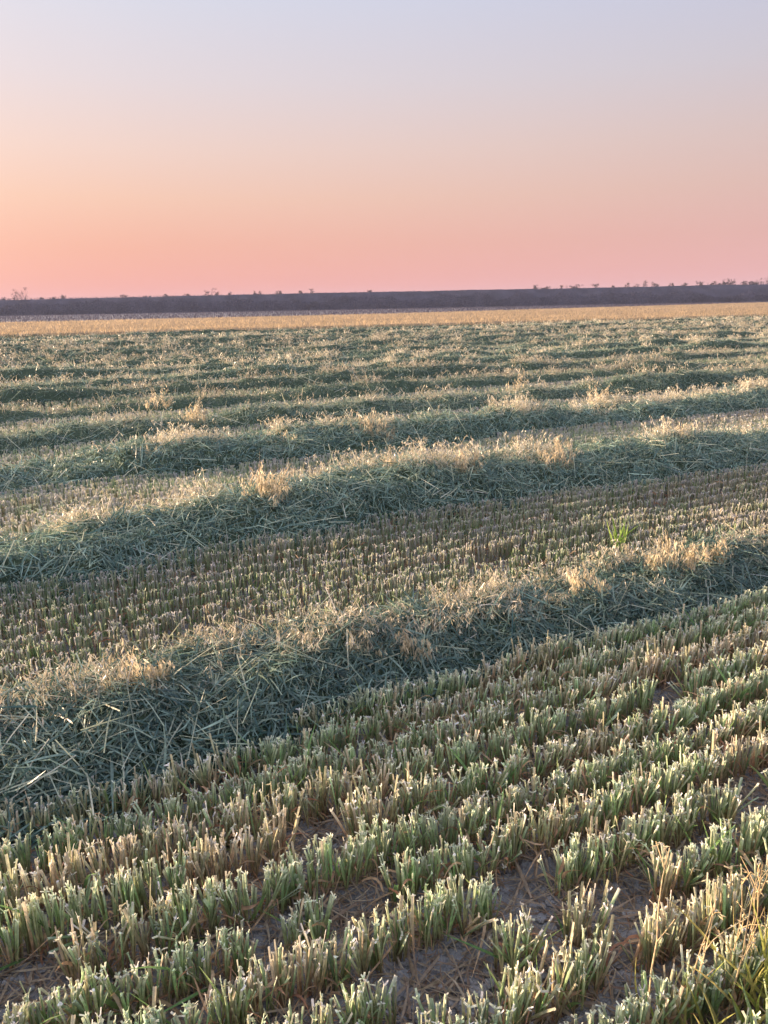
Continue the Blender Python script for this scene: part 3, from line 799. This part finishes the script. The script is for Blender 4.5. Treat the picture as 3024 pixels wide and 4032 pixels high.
# dry grass on its slope and scrub along its foot, haze blue in both colours
acc = Acc()
n = 30000
x = R.uniform(-160, 190, n); s = R.uniform(0, 1, n); yy = bank_y(x) + 0.5 + s * 7.5; z = np.interp(s * 7.5 + .5, prof[:, 0], prof[:, 1])
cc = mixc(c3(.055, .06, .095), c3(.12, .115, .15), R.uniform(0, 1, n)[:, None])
D = R.normal(0, .4, (n, 3)); D[:, 2] = 1
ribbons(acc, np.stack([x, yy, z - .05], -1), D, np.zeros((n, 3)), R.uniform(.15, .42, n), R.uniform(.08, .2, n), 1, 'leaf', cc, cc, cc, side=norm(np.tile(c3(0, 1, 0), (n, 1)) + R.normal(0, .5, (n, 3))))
tag(acc.obj('slope_grass', M_FAR), 'dull haze-blue tinted dry grass covering the slope of the far embankment', 'grass', kind='stuff')
acc = Acc()
n = 70000
x = R.uniform(-160, 190, n); hgt = 3.6 * (.25 + 1.1 * fbm(x / 6, x * 0, 95, 4)); s = R.uniform(0, 1, n)
yy = bank_y(x) - 1.2 + R.normal(0, .6, n) + s * 1.0
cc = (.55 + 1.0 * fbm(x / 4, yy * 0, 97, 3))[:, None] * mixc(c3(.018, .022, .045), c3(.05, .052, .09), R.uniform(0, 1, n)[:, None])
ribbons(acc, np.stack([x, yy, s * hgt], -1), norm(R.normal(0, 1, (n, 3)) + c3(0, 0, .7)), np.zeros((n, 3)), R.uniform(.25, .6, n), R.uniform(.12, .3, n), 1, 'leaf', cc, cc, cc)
tag(acc.obj('scrub', M_FAR), 'dark continuous scrub growing along the foot of the far embankment', 'scrub', kind='stuff')

# ------------------------------------------------------------------ shrubs on the crest of the embankment, one by one
def shrub(px, hpx, wpx, label, dense=1.0, trunk=True):
    Yc = 245 - 0.03 * 0
    X = (px - 829.5) / 1661 * (Yc * math.cos(PITCH) / math.cos(PITCH)) * 0.985
    Yc = bank_y(X) + 9.5
    m2 = Yc / 1661.0
    h = hpx * m2; w = wpx * m2
    root = bpy.data.objects.new('shrub', None); COL.objects.link(root); root.location = (X, Yc, float(crest_z(np.array([X]))[0]) - .15)
    tag(root, label, 'shrub', 'shrubs along the crest of the far embankment')
    a = Acc(); ns = 3 + int(w * 1.5)
    c = c3(.10, .075, .06)
    P = np.stack([R.uniform(-w * .35, w * .35, ns), R.normal(0, .2, ns), np.zeros(ns)], -1)
    D = R.normal(0, .3, (ns, 3)); D[:, 2] = 1
    top, _ = tubes(a, P, D, R.normal(0, .15, (ns, 3)), h * R.uniform(.6, .95, ns), .05, .02, 3, 4, c, c, c)
    a.obj('trunk', M_FAR, root)
    a = Acc(); nc = max(5, int(dense * (6 + w * 4)))
    q = top[R.integers(0, ns, nc)] + np.stack([R.normal(0, w * .16, nc), R.normal(0, .25, nc), R.uniform(-h * .75, h * .05, nc)], -1)
    per = 24; n = nc * per
    Q = np.repeat(q, per, 0) + R.normal(0, 1, (n, 3)) * np.array([.16, .16, .12]) * (0.7 + h * .25); Q[:, 2] = np.clip(Q[:, 2], .05, h)
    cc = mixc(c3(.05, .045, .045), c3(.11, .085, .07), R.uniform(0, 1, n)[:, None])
    ribbons(a, Q, R.normal(0, 1, (n, 3)), np.zeros((n, 3)), R.uniform(.14, .32, n), R.uniform(.1, .2, n), 1, 'leaf', cc, cc, cc)
    a.obj('crown', M_FAR, root)
SH = [(6, 7, 14, 'low shrub at the left end of the embankment crest'), (26, 7, 18, 'low ragged shrub left of the tallest bush'), (48, 16, 16, 'mid-height bush leaning against the tallest bush'),
      (65, 26, 18, 'tallest bush on the embankment, at its left end'), (105, 8, 6, 'thin twiggy shrub right of the tallest bush'), (130, 7, 10, 'small low shrub in the left part of the crest'),
      (153, 10, 16, 'dark compact shrub right of the small low one'), (280, 8, 16, 'flat-topped dark shrub alone on the bare crest'), (335, 6, 8, 'tiny shrub right of the flat-topped one'),
      (372, 6, 10, 'small wiry shrub before the middle of the crest'), (418, 5, 8, 'low scrubby shrub left of the fork-topped one'), (468, 14, 14, 'fork-topped open shrub standing over its neighbours'), (485, 9, 10, 'lower shrub touching the fork-topped one'),
      (512, 8, 5, 'narrow upright shrub left of the centre'), (560, 8, 9, 'small paired shrub left of the round dark one'), (577, 11, 5, 'slender upright shrub next to the paired one'),
      (618, 9, 24, 'broad rounded dark shrub near the centre of the crest'), (660, 6, 8, 'small tuft-like shrub right of the broad dark one'), (682, 13, 8, 'upright shrub with an open top near the centre'),
      (808, 6, 9, 'solitary faint shrub at the centre of the crest'), (1155, 10, 14, 'dark bush at the start of the right half'), (1175, 6, 26, 'long low shrub beside the dark bush'),
      (1212, 7, 5, 'thin shrub right of the long low one'), (1244, 8, 32, 'broad low hedge-like shrub on the right half'), (1282, 11, 12, 'paired twiggy shrub right of the hedge-like one'),
      (1318, 6, 6, 'faint small shrub before the round-headed ones'), (1349, 12, 9, 'round-headed dark shrub standing alone on the crest'), (1366, 11, 6, 'narrow shrub just right of the round-headed one'), (1381, 13, 7, 'V-shaped open shrub right of the round-headed one'),
      (1403, 12, 20, 'twin-headed shrub right of the V-shaped one'), (1440, 7, 10, 'faint low shrub after the twin-headed one'), (1465, 7, 12, 'wispy shrub left of the dense right-hand group'), (1498, 11, 18, 'first shrub of the dense right-hand group'),
      (1524, 12, 9, 'upright shrub within the dense right-hand group'), (1548, 13, 14, 'leafy shrub in the middle of the right-hand group'), (1566, 14, 18, 'dense shrub right of the leafy one'), (1590, 13, 20, 'dark broad shrub in the right-hand group'),
      (1612, 15, 10, 'pointed shrub near the right edge'), (1634, 18, 16, 'tall dark shrub near the right edge of the crest'), (1657, 15, 14, 'shrub cut off by the right edge of the picture'), (1530, 7, 60, 'long low shrub under the right-hand group'), (1610, 8, 60, 'long low shrub along the crest at the right edge')]
for s in SH: shrub(*s)

# ------------------------------------------------------------------ evening haze
HAZE = 0.00045
vs = np.array([(x, y, z) for z in (-1.3, 14.0) for x, y in ((-2700, -150), (2700, -150), (2700, 3700), (-2700, 3700))], float)
me = bpy.data.meshes.new('haze'); me.from_pydata([tuple(v) for v in vs], [], [(0, 3, 2, 1), (4, 5, 6, 7), (0, 1, 5, 4), (1, 2, 6, 5), (2, 3, 7, 6), (3, 0, 4, 7)])
hm = bpy.data.materials.new('haze'); hm.use_nodes = True; ht = hm.node_tree; ht.nodes.clear()
pv = ht.nodes.new('ShaderNodeVolumePrincipled'); pv.inputs['Color'].default_value = (.62, .70, 1.0, 1); pv.inputs['Density'].default_value = HAZE
ho = ht.nodes.new('ShaderNodeOutputMaterial'); ht.links.new(pv.outputs[0], ho.inputs['Volume'])
me.materials.append(hm)
tag(link('haze', me), 'thin lavender evening haze over the whole field', 'haze', kind='stuff')
tris = sum(len(m.polygons) * 2 * 1 for m in bpy.data.meshes)
print('tris approx', tris, 'objects', len(bpy.data.objects))
